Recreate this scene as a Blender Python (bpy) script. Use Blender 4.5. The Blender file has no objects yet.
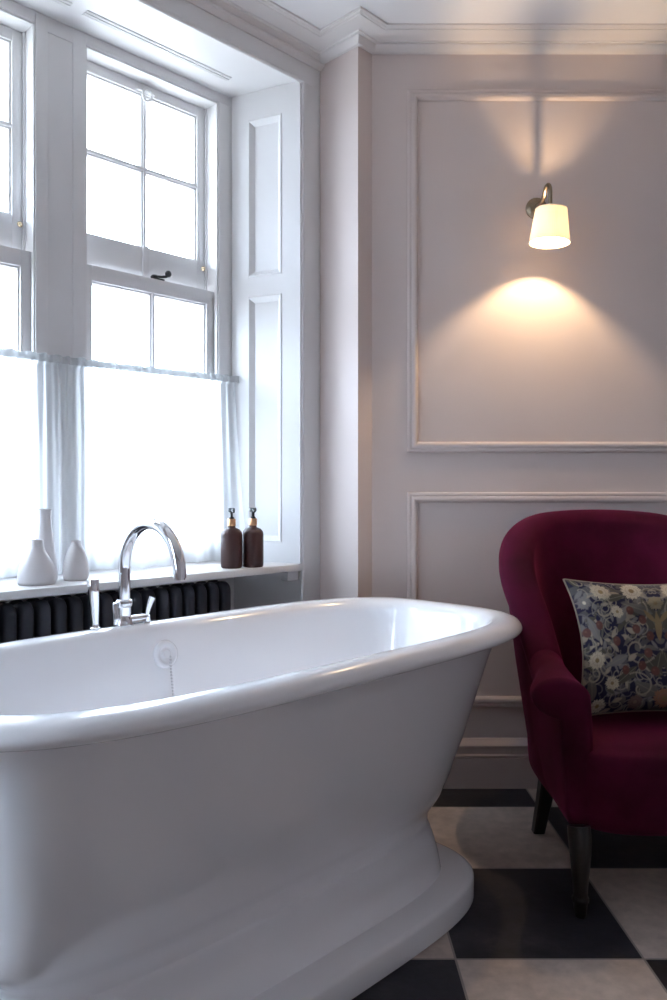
import bpy, bmesh, math, random
import numpy as np
from mathutils import Vector, Matrix

random.seed(7)
rng = np.random.default_rng(11)
scn = bpy.context.scene
COL = scn.collection
PI = math.pi
AX, AY = 0.0069, 2.721            # right-hand end of the canted window wall
R45 = math.radians(45)


def wpt(u, v, z=0.0):
    """window-wall frame (u along the wall, v into the recess) -> world"""
    return Vector((AX + .70711 * (u - v), AY + .70711 * (u + v), z))


# ------------------------------------------------------------------ materials
def nodemat(name):
    m = bpy.data.materials.new(name)
    m.use_nodes = True
    nt = m.node_tree
    nt.nodes.clear()
    out = nt.nodes.new('ShaderNodeOutputMaterial')
    return m, nt, out


def pbr(name, col, rough=.5, metal=0.0, coat=0.0, sheen=0.0, sheen_tint=None, spec=.5,
        noise=0.0, nscale=20.0, bump=0.0, bscale=60.0, rvar=0.0, coat_rough=.03):
    m, nt, out = nodemat(name)
    p = nt.nodes.new('ShaderNodeBsdfPrincipled')
    p.inputs['Base Color'].default_value = (*col, 1)
    p.inputs['Roughness'].default_value = rough
    p.inputs['Metallic'].default_value = metal
    p.inputs['Coat Weight'].default_value = coat
    p.inputs['Coat Roughness'].default_value = coat_rough
    p.inputs['Specular IOR Level'].default_value = spec
    p.inputs['Sheen Weight'].default_value = sheen
    p.inputs['Sheen Roughness'].default_value = .35
    if sheen_tint:
        p.inputs['Sheen Tint'].default_value = (*sheen_tint, 1)
    nt.links.new(p.outputs[0], out.inputs[0])
    tc = nt.nodes.new('ShaderNodeTexCoord')
    if noise > 0:
        n = nt.nodes.new('ShaderNodeTexNoise')
        n.inputs['Scale'].default_value = nscale
        n.inputs['Detail'].default_value = 5
        nt.links.new(tc.outputs['Object'], n.inputs['Vector'])
        mr = nt.nodes.new('ShaderNodeMapRange')
        mr.inputs['From Min'].default_value = .3
        mr.inputs['From Max'].default_value = .7
        mr.inputs['To Min'].default_value = 1 - noise
        mr.inputs['To Max'].default_value = 1 + noise
        nt.links.new(n.outputs[0], mr.inputs['Value'])
        hsv = nt.nodes.new('ShaderNodeHueSaturation')
        hsv.inputs['Color'].default_value = (*col, 1)
        nt.links.new(mr.outputs[0], hsv.inputs['Value'])
        nt.links.new(hsv.outputs[0], p.inputs['Base Color'])
        if rvar > 0:
            m2 = nt.nodes.new('ShaderNodeMapRange')
            m2.inputs['From Min'].default_value = .3
            m2.inputs['From Max'].default_value = .7
            m2.inputs['To Min'].default_value = rough - rvar
            m2.inputs['To Max'].default_value = rough + rvar
            nt.links.new(n.outputs[0], m2.inputs['Value'])
            nt.links.new(m2.outputs[0], p.inputs['Roughness'])
    if bump > 0:
        n = nt.nodes.new('ShaderNodeTexNoise')
        n.inputs['Scale'].default_value = bscale
        n.inputs['Detail'].default_value = 4
        nt.links.new(tc.outputs['Object'], n.inputs['Vector'])
        b = nt.nodes.new('ShaderNodeBump')
        b.inputs['Strength'].default_value = bump
        b.inputs['Distance'].default_value = .002
        nt.links.new(n.outputs[0], b.inputs['Height'])
        nt.links.new(b.outputs[0], p.inputs['Normal'])
    return m


M = {}
M['wall'] = pbr('mauve wall paint', (.65, .56, .53), .62, noise=.02, nscale=3, bump=.08, bscale=180)
M['plum'] = pbr('pale mauve wall paint', (.57, .51, .50), .6, bump=.08, bscale=180)
M['joinery'] = pbr('white joinery paint', (.765, .755, .755), .38, noise=.015, nscale=6, bump=.04, bscale=40)
M['ceiling'] = pbr('ceiling paint', (.84, .82, .82), .8, bump=.05, bscale=120)
M['cornice'] = pbr('cornice paint', (.78, .74, .72), .6)
M['skirting'] = pbr('skirting paint', (.55, .46, .44), .45)
M['enamel'] = pbr('white bath enamel', (.88, .885, .91), .16, coat=.6, coat_rough=.04, spec=.5)
M['chrome'] = pbr('polished chrome', (.88, .89, .92), .06, metal=1)
M['brass'] = pbr('aged brass', (.27, .21, .15), .38, metal=1, noise=.1, nscale=60)
M['wire'] = pbr('dull nickel', (.30, .28, .26), .45, metal=1)
M['brightbrass'] = pbr('bright brass', (.62, .50, .33), .2, metal=1)
M['anthracite'] = pbr('anthracite radiator paint', (.034, .036, .050), .45, bump=.03)
M['blackiron'] = pbr('black metal', (.012, .012, .014), .4)
M['ceramic'] = pbr('matte white ceramic', (.68, .655, .66), .55, bump=.05, bscale=90)
M['amber'] = pbr('frosted brown glass', (.045, .016, .014), .40, noise=.08, nscale=14, spec=.35)
M['copper'] = pbr('rose copper', (.72, .40, .22), .3, metal=1)
M['blackplastic'] = pbr('black plastic', (.012, .013, .016), .4)
M['velvet'] = pbr('burgundy velvet', (.060, .0030, .018), .8, sheen=.34, sheen_tint=(.60, .06, .20), spec=.10,
                  noise=.40, nscale=6, bump=.25, bscale=300)
M['darkwood'] = pbr('dark stained wood', (.014, .009, .007), .35, noise=.3, nscale=22, coat=.2)
M['ebony'] = pbr('black stained wood', (.010, .008, .009), .4)
M['piping'] = pbr('taupe piping cord', (.26, .20, .15), .8, bump=.4, bscale=500)
M['stone'] = pbr('pale sandstone', (.52, .47, .43), .9, noise=.12, nscale=8, bump=.3)


def tile_mat():
    m, nt, out = nodemat('chequered stone tiles')
    N = nt.nodes.new
    L = nt.links.new
    tc = N('ShaderNodeTexCoord')
    mp = N('ShaderNodeMapping')
    S = 1 / .4
    mp.inputs['Scale'].default_value = (S, S, 1)
    mp.inputs['Location'].default_value = (-.292 * S, -1.677 * S, 0)
    L(tc.outputs['Object'], mp.inputs['Vector'])
    sep = N('ShaderNodeSeparateXYZ')
    L(mp.outputs[0], sep.inputs[0])

    def math_(op, a, b=None, c=None):
        n = N('ShaderNodeMath')
        n.operation = op
        for i, x in enumerate((a, b, c)):
            if x is None:
                continue
            if isinstance(x, (int, float)):
                n.inputs[i].default_value = x
            else:
                L(x, n.inputs[i])
        return n.outputs[0]
    fx, fy = math_('FLOOR', sep.outputs[0]), math_('FLOOR', sep.outputs[1])
    par = math_('ABSOLUTE', math_('MODULO', math_('ADD', fx, fy), 2))      # 0 dark, 1 pale
    gx = math_('ABSOLUTE', math_('SUBTRACT', math_('FRACT', sep.outputs[0]), .5))
    gy = math_('ABSOLUTE', math_('SUBTRACT', math_('FRACT', sep.outputs[1]), .5))
    edge = math_('MAXIMUM', gx, gy)
    grout = math_('GREATER_THAN', edge, .5 - .0062)
    # one random tone per tile
    cmb = N('ShaderNodeCombineXYZ')
    L(fx, cmb.inputs[0])
    L(fy, cmb.inputs[1])
    wn = N('ShaderNodeTexWhiteNoise')
    L(cmb.outputs[0], wn.inputs['Vector'])
    off = N('ShaderNodeVectorMath')
    off.operation = 'SCALE'
    L(wn.outputs['Color'], off.inputs[0])
    off.inputs['Scale'].default_value = 20
    add = N('ShaderNodeVectorMath')
    L(tc.outputs['Object'], add.inputs[0])
    L(off.outputs[0], add.inputs[1])
    n1 = N('ShaderNodeTexNoise')
    n1.inputs['Scale'].default_value = 7
    n1.inputs['Detail'].default_value = 7
    n1.inputs['Roughness'].default_value = .65
    L(add.outputs[0], n1.inputs['Vector'])
    n2 = N('ShaderNodeTexNoise')
    n2.inputs['Scale'].default_value = 34
    n2.inputs['Detail'].default_value = 5
    L(add.outputs[0], n2.inputs['Vector'])

    def ramp(src, stops):
        r = N('ShaderNodeValToRGB')
        while len(r.color_ramp.elements) < len(stops):
            r.color_ramp.elements.new(.5)
        for e, (p, c) in zip(r.color_ramp.elements, stops):
            e.position = p
            e.color = (*c, 1)
        L(src, r.inputs[0])
        return r.outputs[0]
    dark = ramp(n1.outputs[0], [(.3, (.014, .014, .020)), (.52, (.026, .026, .034)), (.66, (.046, .044, .050)), (.75, (.085, .08, .08))])
    pale = ramp(n1.outputs[0], [(.3, (.44, .37, .33)), (.5, (.54, .46, .41)), (.7, (.61, .525, .465))])
    mix = N('ShaderNodeMix')
    mix.data_type = 'RGBA'
    L(par, mix.inputs[0])
    L(dark, mix.inputs[6])
    L(pale, mix.inputs[7])
    # fine grain
    mr = N('ShaderNodeMapRange')
    mr.inputs['From Min'].default_value = .3
    mr.inputs['From Max'].default_value = .7
    mr.inputs['To Min'].default_value = .88
    mr.inputs['To Max'].default_value = 1.12
    L(n2.outputs[0], mr.inputs['Value'])
    hs = N('ShaderNodeHueSaturation')
    L(mr.outputs[0], hs.inputs['Value'])
    L(mix.outputs[2], hs.inputs['Color'])
    mg = N('ShaderNodeMix')
    mg.data_type = 'RGBA'
    L(grout, mg.inputs[0])
    L(hs.outputs[0], mg.inputs[6])
    mg.inputs[7].default_value = (.29, .26, .24, 1)
    p = N('ShaderNodeBsdfPrincipled')
    L(mg.outputs[2], p.inputs['Base Color'])
    rr = N('ShaderNodeMapRange')
    rr.inputs['To Min'].default_value = .38
    rr.inputs['To Max'].default_value = .62
    L(n1.outputs[0], rr.inputs['Value'])
    L(rr.outputs[0], p.inputs['Roughness'])
    p.inputs['Specular IOR Level'].default_value = .35
    b = N('ShaderNodeBump')
    b.inputs['Strength'].default_value = .35
    b.inputs['Distance'].default_value = .003
    h = math_('SUBTRACT', n2.outputs[0], math_('MULTIPLY', grout, 1.2))
    L(h, b.inputs['Height'])
    L(b.outputs[0], p.inputs['Normal'])
    L(p.outputs[0], out.inputs[0])
    return m


M['tiles'] = tile_mat()


def glass_mat():
    m, nt, out = nodemat('clear window glass')
    t = nt.nodes.new('ShaderNodeBsdfTransparent')
    t.inputs[0].default_value = (.97, .985, .985, 1)
    g = nt.nodes.new('ShaderNodeBsdfGlossy')
    g.inputs['Roughness'].default_value = .02
    mx = nt.nodes.new('ShaderNodeMixShader')
    mx.inputs[0].default_value = .05
    nt.links.new(t.outputs[0], mx.inputs[1])
    nt.links.new(g.outputs[0], mx.inputs[2])
    nt.links.new(mx.outputs[0], out.inputs[0])
    return m


M['glass'] = glass_mat()


def sheer_mat():
    m, nt, out = nodemat('sheer white cotton voile')
    N = nt.nodes.new
    L = nt.links.new
    tr = N('ShaderNodeBsdfTransparent')
    tr.inputs[0].default_value = (1, 1, 1, 1)
    tl = N('ShaderNodeBsdfTranslucent')
    tl.inputs[0].default_value = (.90, .92, .93, 1)
    df = N('ShaderNodeBsdfDiffuse')
    df.inputs[0].default_value = (.86, .87, .88, 1)
    m1 = N('ShaderNodeMixShader')
    m1.inputs[0].default_value = .22
    L(tl.outputs[0], m1.inputs[1])
    L(df.outputs[0], m1.inputs[2])
    m2 = N('ShaderNodeMixShader')
    m2.inputs[0].default_value = .76
    L(tr.outputs[0], m2.inputs[1])
    L(m1.outputs[0], m2.inputs[2])
    L(m2.outputs[0], out.inputs[0])
    return m


M['sheer'] = sheer_mat()
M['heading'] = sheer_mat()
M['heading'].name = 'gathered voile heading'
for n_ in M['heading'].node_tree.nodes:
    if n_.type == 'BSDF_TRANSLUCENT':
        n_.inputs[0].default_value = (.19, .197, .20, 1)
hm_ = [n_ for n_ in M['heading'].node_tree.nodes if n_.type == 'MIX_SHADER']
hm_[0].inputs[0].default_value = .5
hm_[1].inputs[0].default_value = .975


def shade_mat():
    m, nt, out = nodemat('pleated cream lampshade fabric')
    N = nt.nodes.new
    L = nt.links.new
    tl = N('ShaderNodeBsdfTranslucent')
    tl.inputs[0].default_value = (.92, .88, .80, 1)
    df = N('ShaderNodeBsdfDiffuse')
    df.inputs[0].default_value = (.85, .80, .72, 1)
    mx = N('ShaderNodeMixShader')
    mx.inputs[0].default_value = .68
    L(tl.outputs[0], mx.inputs[1])
    L(df.outputs[0], mx.inputs[2])
    L(mx.outputs[0], out.inputs[0])
    return m


M['shade'] = shade_mat()


def bulb_mat(strength):
    m, nt, out = nodemat('glowing bulb')
    e = nt.nodes.new('ShaderNodeEmission')
    e.inputs[0].default_value = (1, .70, .40, 1)
    e.inputs[1].default_value = strength
    nt.links.new(e.outputs[0], out.inputs[0])
    return m


BULB = 3500.0
M['bulb'] = bulb_mat(BULB)


def attr_fabric():
    m, nt, out = nodemat('printed botanical cotton')
    a = nt.nodes.new('ShaderNodeAttribute')
    a.attribute_name = 'print'
    p = nt.nodes.new('ShaderNodeBsdfPrincipled')
    p.inputs['Roughness'].default_value = .8
    p.inputs['Specular IOR Level'].default_value = .2
    nt.links.new(a.outputs['Color'], p.inputs['Base Color'])
    tc = nt.nodes.new('ShaderNodeTexCoord')
    n = nt.nodes.new('ShaderNodeTexNoise')
    n.inputs['Scale'].default_value = 400
    nt.links.new(tc.outputs['Object'], n.inputs['Vector'])
    b = nt.nodes.new('ShaderNodeBump')
    b.inputs['Strength'].default_value = .25
    b.inputs['Distance'].default_value = .001
    nt.links.new(n.outputs[0], b.inputs['Height'])
    nt.links.new(b.outputs[0], p.inputs['Normal'])
    nt.links.new(p.outputs[0], out.inputs[0])
    return m


M['print'] = attr_fabric()


# ------------------------------------------------------------------ mesh tools
class MB:
    def __init__(s):
        s.bm = bmesh.new()

    def box(s, x0, x1, y0, y1, z0, z1, bev=0.0, seg=2, mat=None):
        t = bmesh.new()
        vs = [t.verts.new((x, y, z)) for x in (x0, x1) for y in (y0, y1) for z in (z0, z1)]
        for f in ((0, 1, 3, 2), (4, 6, 7, 5), (0, 4, 5, 1), (2, 3, 7, 6), (0, 2, 6, 4), (1, 5, 7, 3)):
            t.faces.new([vs[i] for i in f])
        if bev > 0:
            bmesh.ops.bevel(t, geom=list(t.edges) + list(t.verts), offset=bev, segments=seg, affect='EDGES', profile=.5)
        if mat is not None:
            bmesh.ops.transform(t, matrix=mat, verts=t.verts)
        s._merge(t)
        return s

    def _merge(s, t):
        bmesh.ops.recalc_face_normals(t, faces=t.faces)
        mp = {}
        for v in t.verts:
            mp[v] = s.bm.verts.new(v.co)
        for f in t.faces:
            try:
                nf = s.bm.faces.new([mp[v] for v in f.verts])
            except ValueError:
                pass
        t.free()

    def prism(s, pts, z0, z1, bev=0.0):
        t = bmesh.new()
        a = [t.verts.new((x, y, z0)) for x, y in pts]
        b = [t.verts.new((x, y, z1)) for x, y in pts]
        n = len(pts)
        t.faces.new(a)
        t.faces.new(b)
        for i in range(n):
            t.faces.new((a[i], a[(i + 1) % n], b[(i + 1) % n], b[i]))
        if bev:
            bmesh.ops.bevel(t, geom=list(t.edges), offset=bev, segments=2, affect='EDGES', profile=.5)
        s._merge(t)
        return s

    def loft(s, loops, cap0=True, cap1=True, close=True, ring=False):
        t = bmesh.new()
        L = [[t.verts.new(p) for p in lp] for lp in loops]
        n = len(L[0])
        rng_ = range(len(L)) if ring else range(len(L) - 1)
        for k in rng_:
            A, B = L[k], L[(k + 1) % len(L)]
            for i in range(n if close else n - 1):
                j = (i + 1) % n
                t.faces.new((A[i], A[j], B[j], B[i]))
        if not ring:
            if cap0:
                t.faces.new(L[0])
            if cap1:
                t.faces.new(L[-1])
        s._merge(t)
        return s

    def lathe(s, prof, n=48, origin=(0, 0, 0), mat=None, closed=False):
        """prof: (r, z); r = 0 ends close with a pole"""
        t = bmesh.new()
        rows = []
        for r, z in prof:
            if r < 1e-6:
                rows.append([t.verts.new((0, 0, z))])
            else:
                rows.append([t.verts.new((r * math.cos(2 * PI * k / n), r * math.sin(2 * PI * k / n), z)) for k in range(n)])
        seq = list(range(len(rows)))
        pairs = list(zip(seq, seq[1:])) + ([(seq[-1], 0)] if closed else [])
        for i, j in pairs:
            A, B = rows[i], rows[j]
            if len(A) == 1 and len(B) == 1:
                continue
            for k in range(n):
                q = (k + 1) % n
                if len(A) == 1:
                    t.faces.new((A[0], B[q], B[k]))
                elif len(B) == 1:
                    t.faces.new((A[k], A[q], B[0]))
                else:
                    t.faces.new((A[k], A[q], B[q], B[k]))
        m = Matrix.Translation(origin)
        if mat is not None:
            m = m @ mat
        bmesh.ops.transform(t, matrix=m, verts=t.verts)
        s._merge(t)
        return s

    def tube(s, path, rad, n=16, closed=False, flat=(1, 1), caps=True, up=None):
        P = [Vector(p) for p in path]
        K = len(P)
        rad = rad if isinstance(rad, (list, tuple)) else [rad] * K
        T = []
        for i in range(K):
            if closed:
                d = P[(i + 1) % K] - P[i - 1]
            else:
                d = P[min(i + 1, K - 1)] - P[max(i - 1, 0)]
            T.append(d.normalized())
        ref = Vector(up) if up else (Vector((0, 0, 1)) if abs(T[0].z) < .9 else Vector((1, 0, 0)))
        a = (ref - T[0] * ref.dot(T[0])).normalized()
        loops = []
        for i in range(K):
            if up:
                a = (ref - T[i] * ref.dot(T[i])).normalized()
            else:
                a = (a - T[i] * a.dot(T[i])).normalized()
            b = T[i].cross(a)
            loops.append([P[i] + a * (rad[i] * flat[0] * math.cos(2 * PI * k / n)) + b * (rad[i] * flat[1] * math.sin(2 * PI * k / n)) for k in range(n)])
        return s.loft(loops, caps, caps, ring=closed)

    def sweep(s, path, prof, closed=False):
        """profile (out, z) swept along a plan polyline with mitred corners; out = left-hand side of travel"""
        P = [Vector((p[0], p[1])) for p in path]
        K = len(P)
        loops = []
        for i in range(K):
            ds = []
            if closed or i > 0:
                ds.append((P[i] - P[i - 1]).normalized())
            if closed or i < K - 1:
                ds.append((P[(i + 1) % K] - P[i]).normalized())
            ns = [Vector((-d.y, d.x)) for d in ds]
            if len(ns) == 2:
                m = (ns[0] + ns[1])
                m = m / max(.2, m.dot(ns[0]))
            else:
                m = ns[0]
            loops.append([(P[i].x + m.x * o, P[i].y + m.y * o, z) for o, z in prof])
        return s.loft(loops, not closed, not closed, ring=closed)

    def build(s, name, mat, parent=None, loc=(0, 0, 0), rz=0.0, ang=35, smooth=True):
        me = bpy.data.meshes.new(name)
        bmesh.ops.recalc_face_normals(s.bm, faces=s.bm.faces)
        s.bm.to_mesh(me)
        s.bm.free()
        o = bpy.data.objects.new(name, me)
        COL.objects.link(o)
        me.materials.append(mat)
        if smooth:
            for p in me.polygons:
                p.use_smooth = True
            me.set_sharp_from_angle(angle=math.radians(ang))
        if parent is not None:
            o.parent = parent
        o.location = loc
        o.rotation_euler = (0, 0, rz)
        return o


def thing(name, label, cat, loc=(0, 0, 0), rz=0.0, group=None):
    o = bpy.data.objects.new(name, None)
    COL.objects.link(o)
    o.empty_display_size = .05
    o.location = loc
    o.rotation_euler = (0, 0, rz)
    o['label'] = label
    o['category'] = cat
    if group:
        o['group'] = group
    return o


def tag(o, label, cat, group=None):
    o['label'] = label
    o['category'] = cat
    if group:
        o['group'] = group
    return o


def struct(o):
    o['kind'] = 'structure'
    return o


WLOC = (AX, AY, 0)


def wstruct(mb, name, mat, **k):
    """structure piece built in the window-wall frame"""
    return struct(mb.build(name, mat, loc=WLOC, rz=R45, **k))


# ------------------------------------------------------------------ room shell
CEIL = 2.495
XR, YF, XL = 2.15, -1.3, -1.75
corner = (.1315, 2.5965)
back0 = (.181, 2.646)
wl_end = (XL, XL + 2.714)

m = MB().box(XL - .3, XR + .3, YF - .3, 3.6, -.08, 0)
struct(m.build('floor', M['tiles'], smooth=False))
m = MB().box(XL - .3, XR + .3, YF - .3, 3.6, CEIL, CEIL + .1)
struct(m.build('ceiling', M['ceiling'], smooth=False))
m = MB().prism([back0, (XR + .15, 2.646), (XR + .15, 2.8), (back0[0] + .1, 2.8)], 0, CEIL)
struct(m.build('wall_back', M['wall'], smooth=False))
m = MB().prism([(AX, AY), corner, back0, (.33, 2.70), (.33, 3.2), (AX + .15, 3.2)], 0, CEIL)
struct(m.build('wall_pier', M['wall'], smooth=False))
m = MB().box(XR, XR + .15, YF, 2.9, 0, CEIL)
struct(m.build('wall_right', M['plum'], smooth=False))
m = MB().box(XL - .15, XR + .15, YF - .15, YF, 0, CEIL)
struct(m.build('wall_front', M['plum'], smooth=False))
m = MB()
m.box(XL - .385, XL, YF - .1, .234, 0, CEIL)
m.box(XL - .385, XL, .87, wl_end[1] + .28, 0, CEIL)
m.box(XL - .385, XL, .234, .87, 0, .742)
m.box(XL - .385, XL, .234, .87, 2.37, CEIL)
struct(m.build('wall_left', M['wall'], smooth=False))

# window wall: piers, lintel, low back of the radiator recess
UL, UR = -1.555, -.081            # architrave inner edges (front of the recess)
BL, BR = -1.466, -.170            # back corners of the splayed recess
VB = .259
SOF = 2.37
m = MB()
m.prism([(UR, .014), (.12, .014), (.12, .386), (BR, .386), (BR, VB)], 0, SOF)
m.prism([(-2.49, .014), (UL, .014), (BL, VB), (BL, .386), (-2.49, .386)], 0, SOF)
m.box(-2.49, .12, .014, .386, SOF, CEIL)
m.box(BL, BR, VB, .386, 0, .70)
wstruct(m, 'wall_window', M['joinery'], smooth=False)

# plain flat architrave with a bead at its inner edge
m = MB()
m.box(UR, 0.0, 0.0, .015, 0, SOF + .001, .002)
m.box(UL - .081, UL, 0.0, .015, 0, SOF + .001, .002)
m.box(UL - .081, 0.0, 0.0, .015, SOF, 2.452, .002)
for x in (UR, UL):
    m.tube([(x, .002, 0), (x, .001, SOF)], .0075, 12)
m.tube([(UL, .001, SOF), (UR, .001, SOF)], .0075, 12)
wstruct(m, 'trim_1', M['joinery'])
m = MB().sweep([(0.012, 0.0), (UL - .10, 0.0)],
               [(0, 2.434), (.006, 2.434), (.010, 2.438), (.016, 2.440), (.021, 2.445), (.022, 2.451), (.018, 2.456), (0, 2.458)])
wstruct(m, 'trim_2', M['cornice'])


# splayed panelled shutter boxes in the reveals
def panelled(mb, P0, P1, z0, z1, panels, th=.014, dep=.0125):
    """board on the plan line P0->P1 (visible side to the left), recessed panels (s0, s1, z0, z1)"""
    P0, P1 = Vector((P0[0], P0[1], 0)), Vector((P1[0], P1[1], 0))
    d = (P1 - P0)
    W = d.length
    d.normalize()
    nrm = Vector((-d.y, d.x, 0))

    def T(s, o, z):
        q = P0 + d * s + nrm * o
        return (q.x, q.y, z)

    def quad(a):
        vs = [mb.bm.verts.new(p) for p in a]
        mb.bm.faces.new(vs)
    s0 = min(p[0] for p in panels)
    s1 = max(p[1] for p in panels)

    def slab(a, b, c, e, o):
        quad([T(a, o, c), T(b, o, c), T(b, o, e), T(a, o, e)])
    slab(0, s0, z0, z1, th)
    slab(s1, W, z0, z1, th)
    zs = [z0]
    for p in panels:
        zs += [p[2], p[3]]
    zs.append(z1)
    for i in range(0, len(zs), 2):
        slab(s0, s1, zs[i], zs[i + 1], th)
    for (a, b, c, e) in panels:
        rings = [(0, th), (.002, th + .0025), (.005, th + .0025), (.021, th - dep), (.027, th - dep)]
        for (i0, o0), (i1, o1) in zip(rings, rings[1:]):
            A = [(a + i0, c + i0), (b - i0, c + i0), (b - i0, e - i0), (a + i0, e - i0)]
            B = [(a + i1, c + i1), (b - i1, c + i1), (b - i1, e - i1), (a + i1, e - i1)]
            for k in range(4):
                j = (k + 1) % 4
                quad([T(A[k][0], o0, A[k][1]), T(A[j][0], o0, A[j][1]), T(B[j][0], o1, B[j][1]), T(B[k][0], o1, B[k][1])])
        i, o = rings[-1]
        slab(a + i, b - i, c + i, e - i, o)
    # edges back to the wall
    quad([T(0, 0, z0), T(0, th, z0), T(0, th, z1), T(0, 0, z1)])
    quad([T(W, th, z0), T(W, 0, z0), T(W, 0, z1), T(W, th, z1)])


Wp = math.hypot(UR - BR, VB)
a0, a1 = .255 * Wp, .74 * Wp
m = MB()
panelled(m, (UR, .004), (BR, VB), .742, SOF, [(Wp - a1, Wp - a0, .815, 1.662), (Wp - a1, Wp - a0, 1.729, 2.274)])
wstruct(m, 'trim_3', M['joinery'], smooth=False)
m = MB()
panelled(m, (BL, VB), (UL, .004), .742, SOF, [(a0, a1, .815, 1.662), (a0, a1, 1.729, 2.274)])
wstruct(m, 'trim_4', M['joinery'], smooth=False)

# window sill board with rounded nose, and the small bearer under its end
m = MB()
m.prism([(UL + .003, -.006), (UR - .003, -.006), (BR + .0, VB), (BR, .30), (BL, .30), (BL, VB)], .7225, .746, .004)
wstruct(m, 'trim_5', M['joinery'])
m = MB()
for sx in (UR - .06, UL + .012):
    m.box(sx, sx + .05, .012, .045, .690, .722, .003)
wstruct(m, 'trim_6', M['joinery'])

# central mullion pilaster between the two windows
MU0, MU1 = -.897, -.7397
m = MB()
m.box(MU0, MU1, VB + .003, .386, .742, SOF)
m.box(MU0, MU0 + .036, VB, VB + .02, .742, SOF, .0012)
m.box(MU1 - .042, MU1, VB, VB + .02, .742, SOF, .0012)
m.box(MU0 + .03, MU1 - .03, VB + .0003, VB + .02, 2.325, SOF, .001)
wstruct(m, 'trim_7', M['joinery'])
# soffit panel mouldings above each window
for i, (a, b) in enumerate(((-.795, -.268), (-1.368, -.841))):
    m = MB()
    for dv, h in ((0, .003), (.011, .0045), (.022, .003)):
        m.box(a, b, .150 + dv, .158 + dv, SOF - h, SOF + .002, .0015)
    m.box(a, b, .149, .181, SOF - .0018, SOF + .002)
    wstruct(m, 'trim_%d' % (8 + i), M['joinery'])


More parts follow.
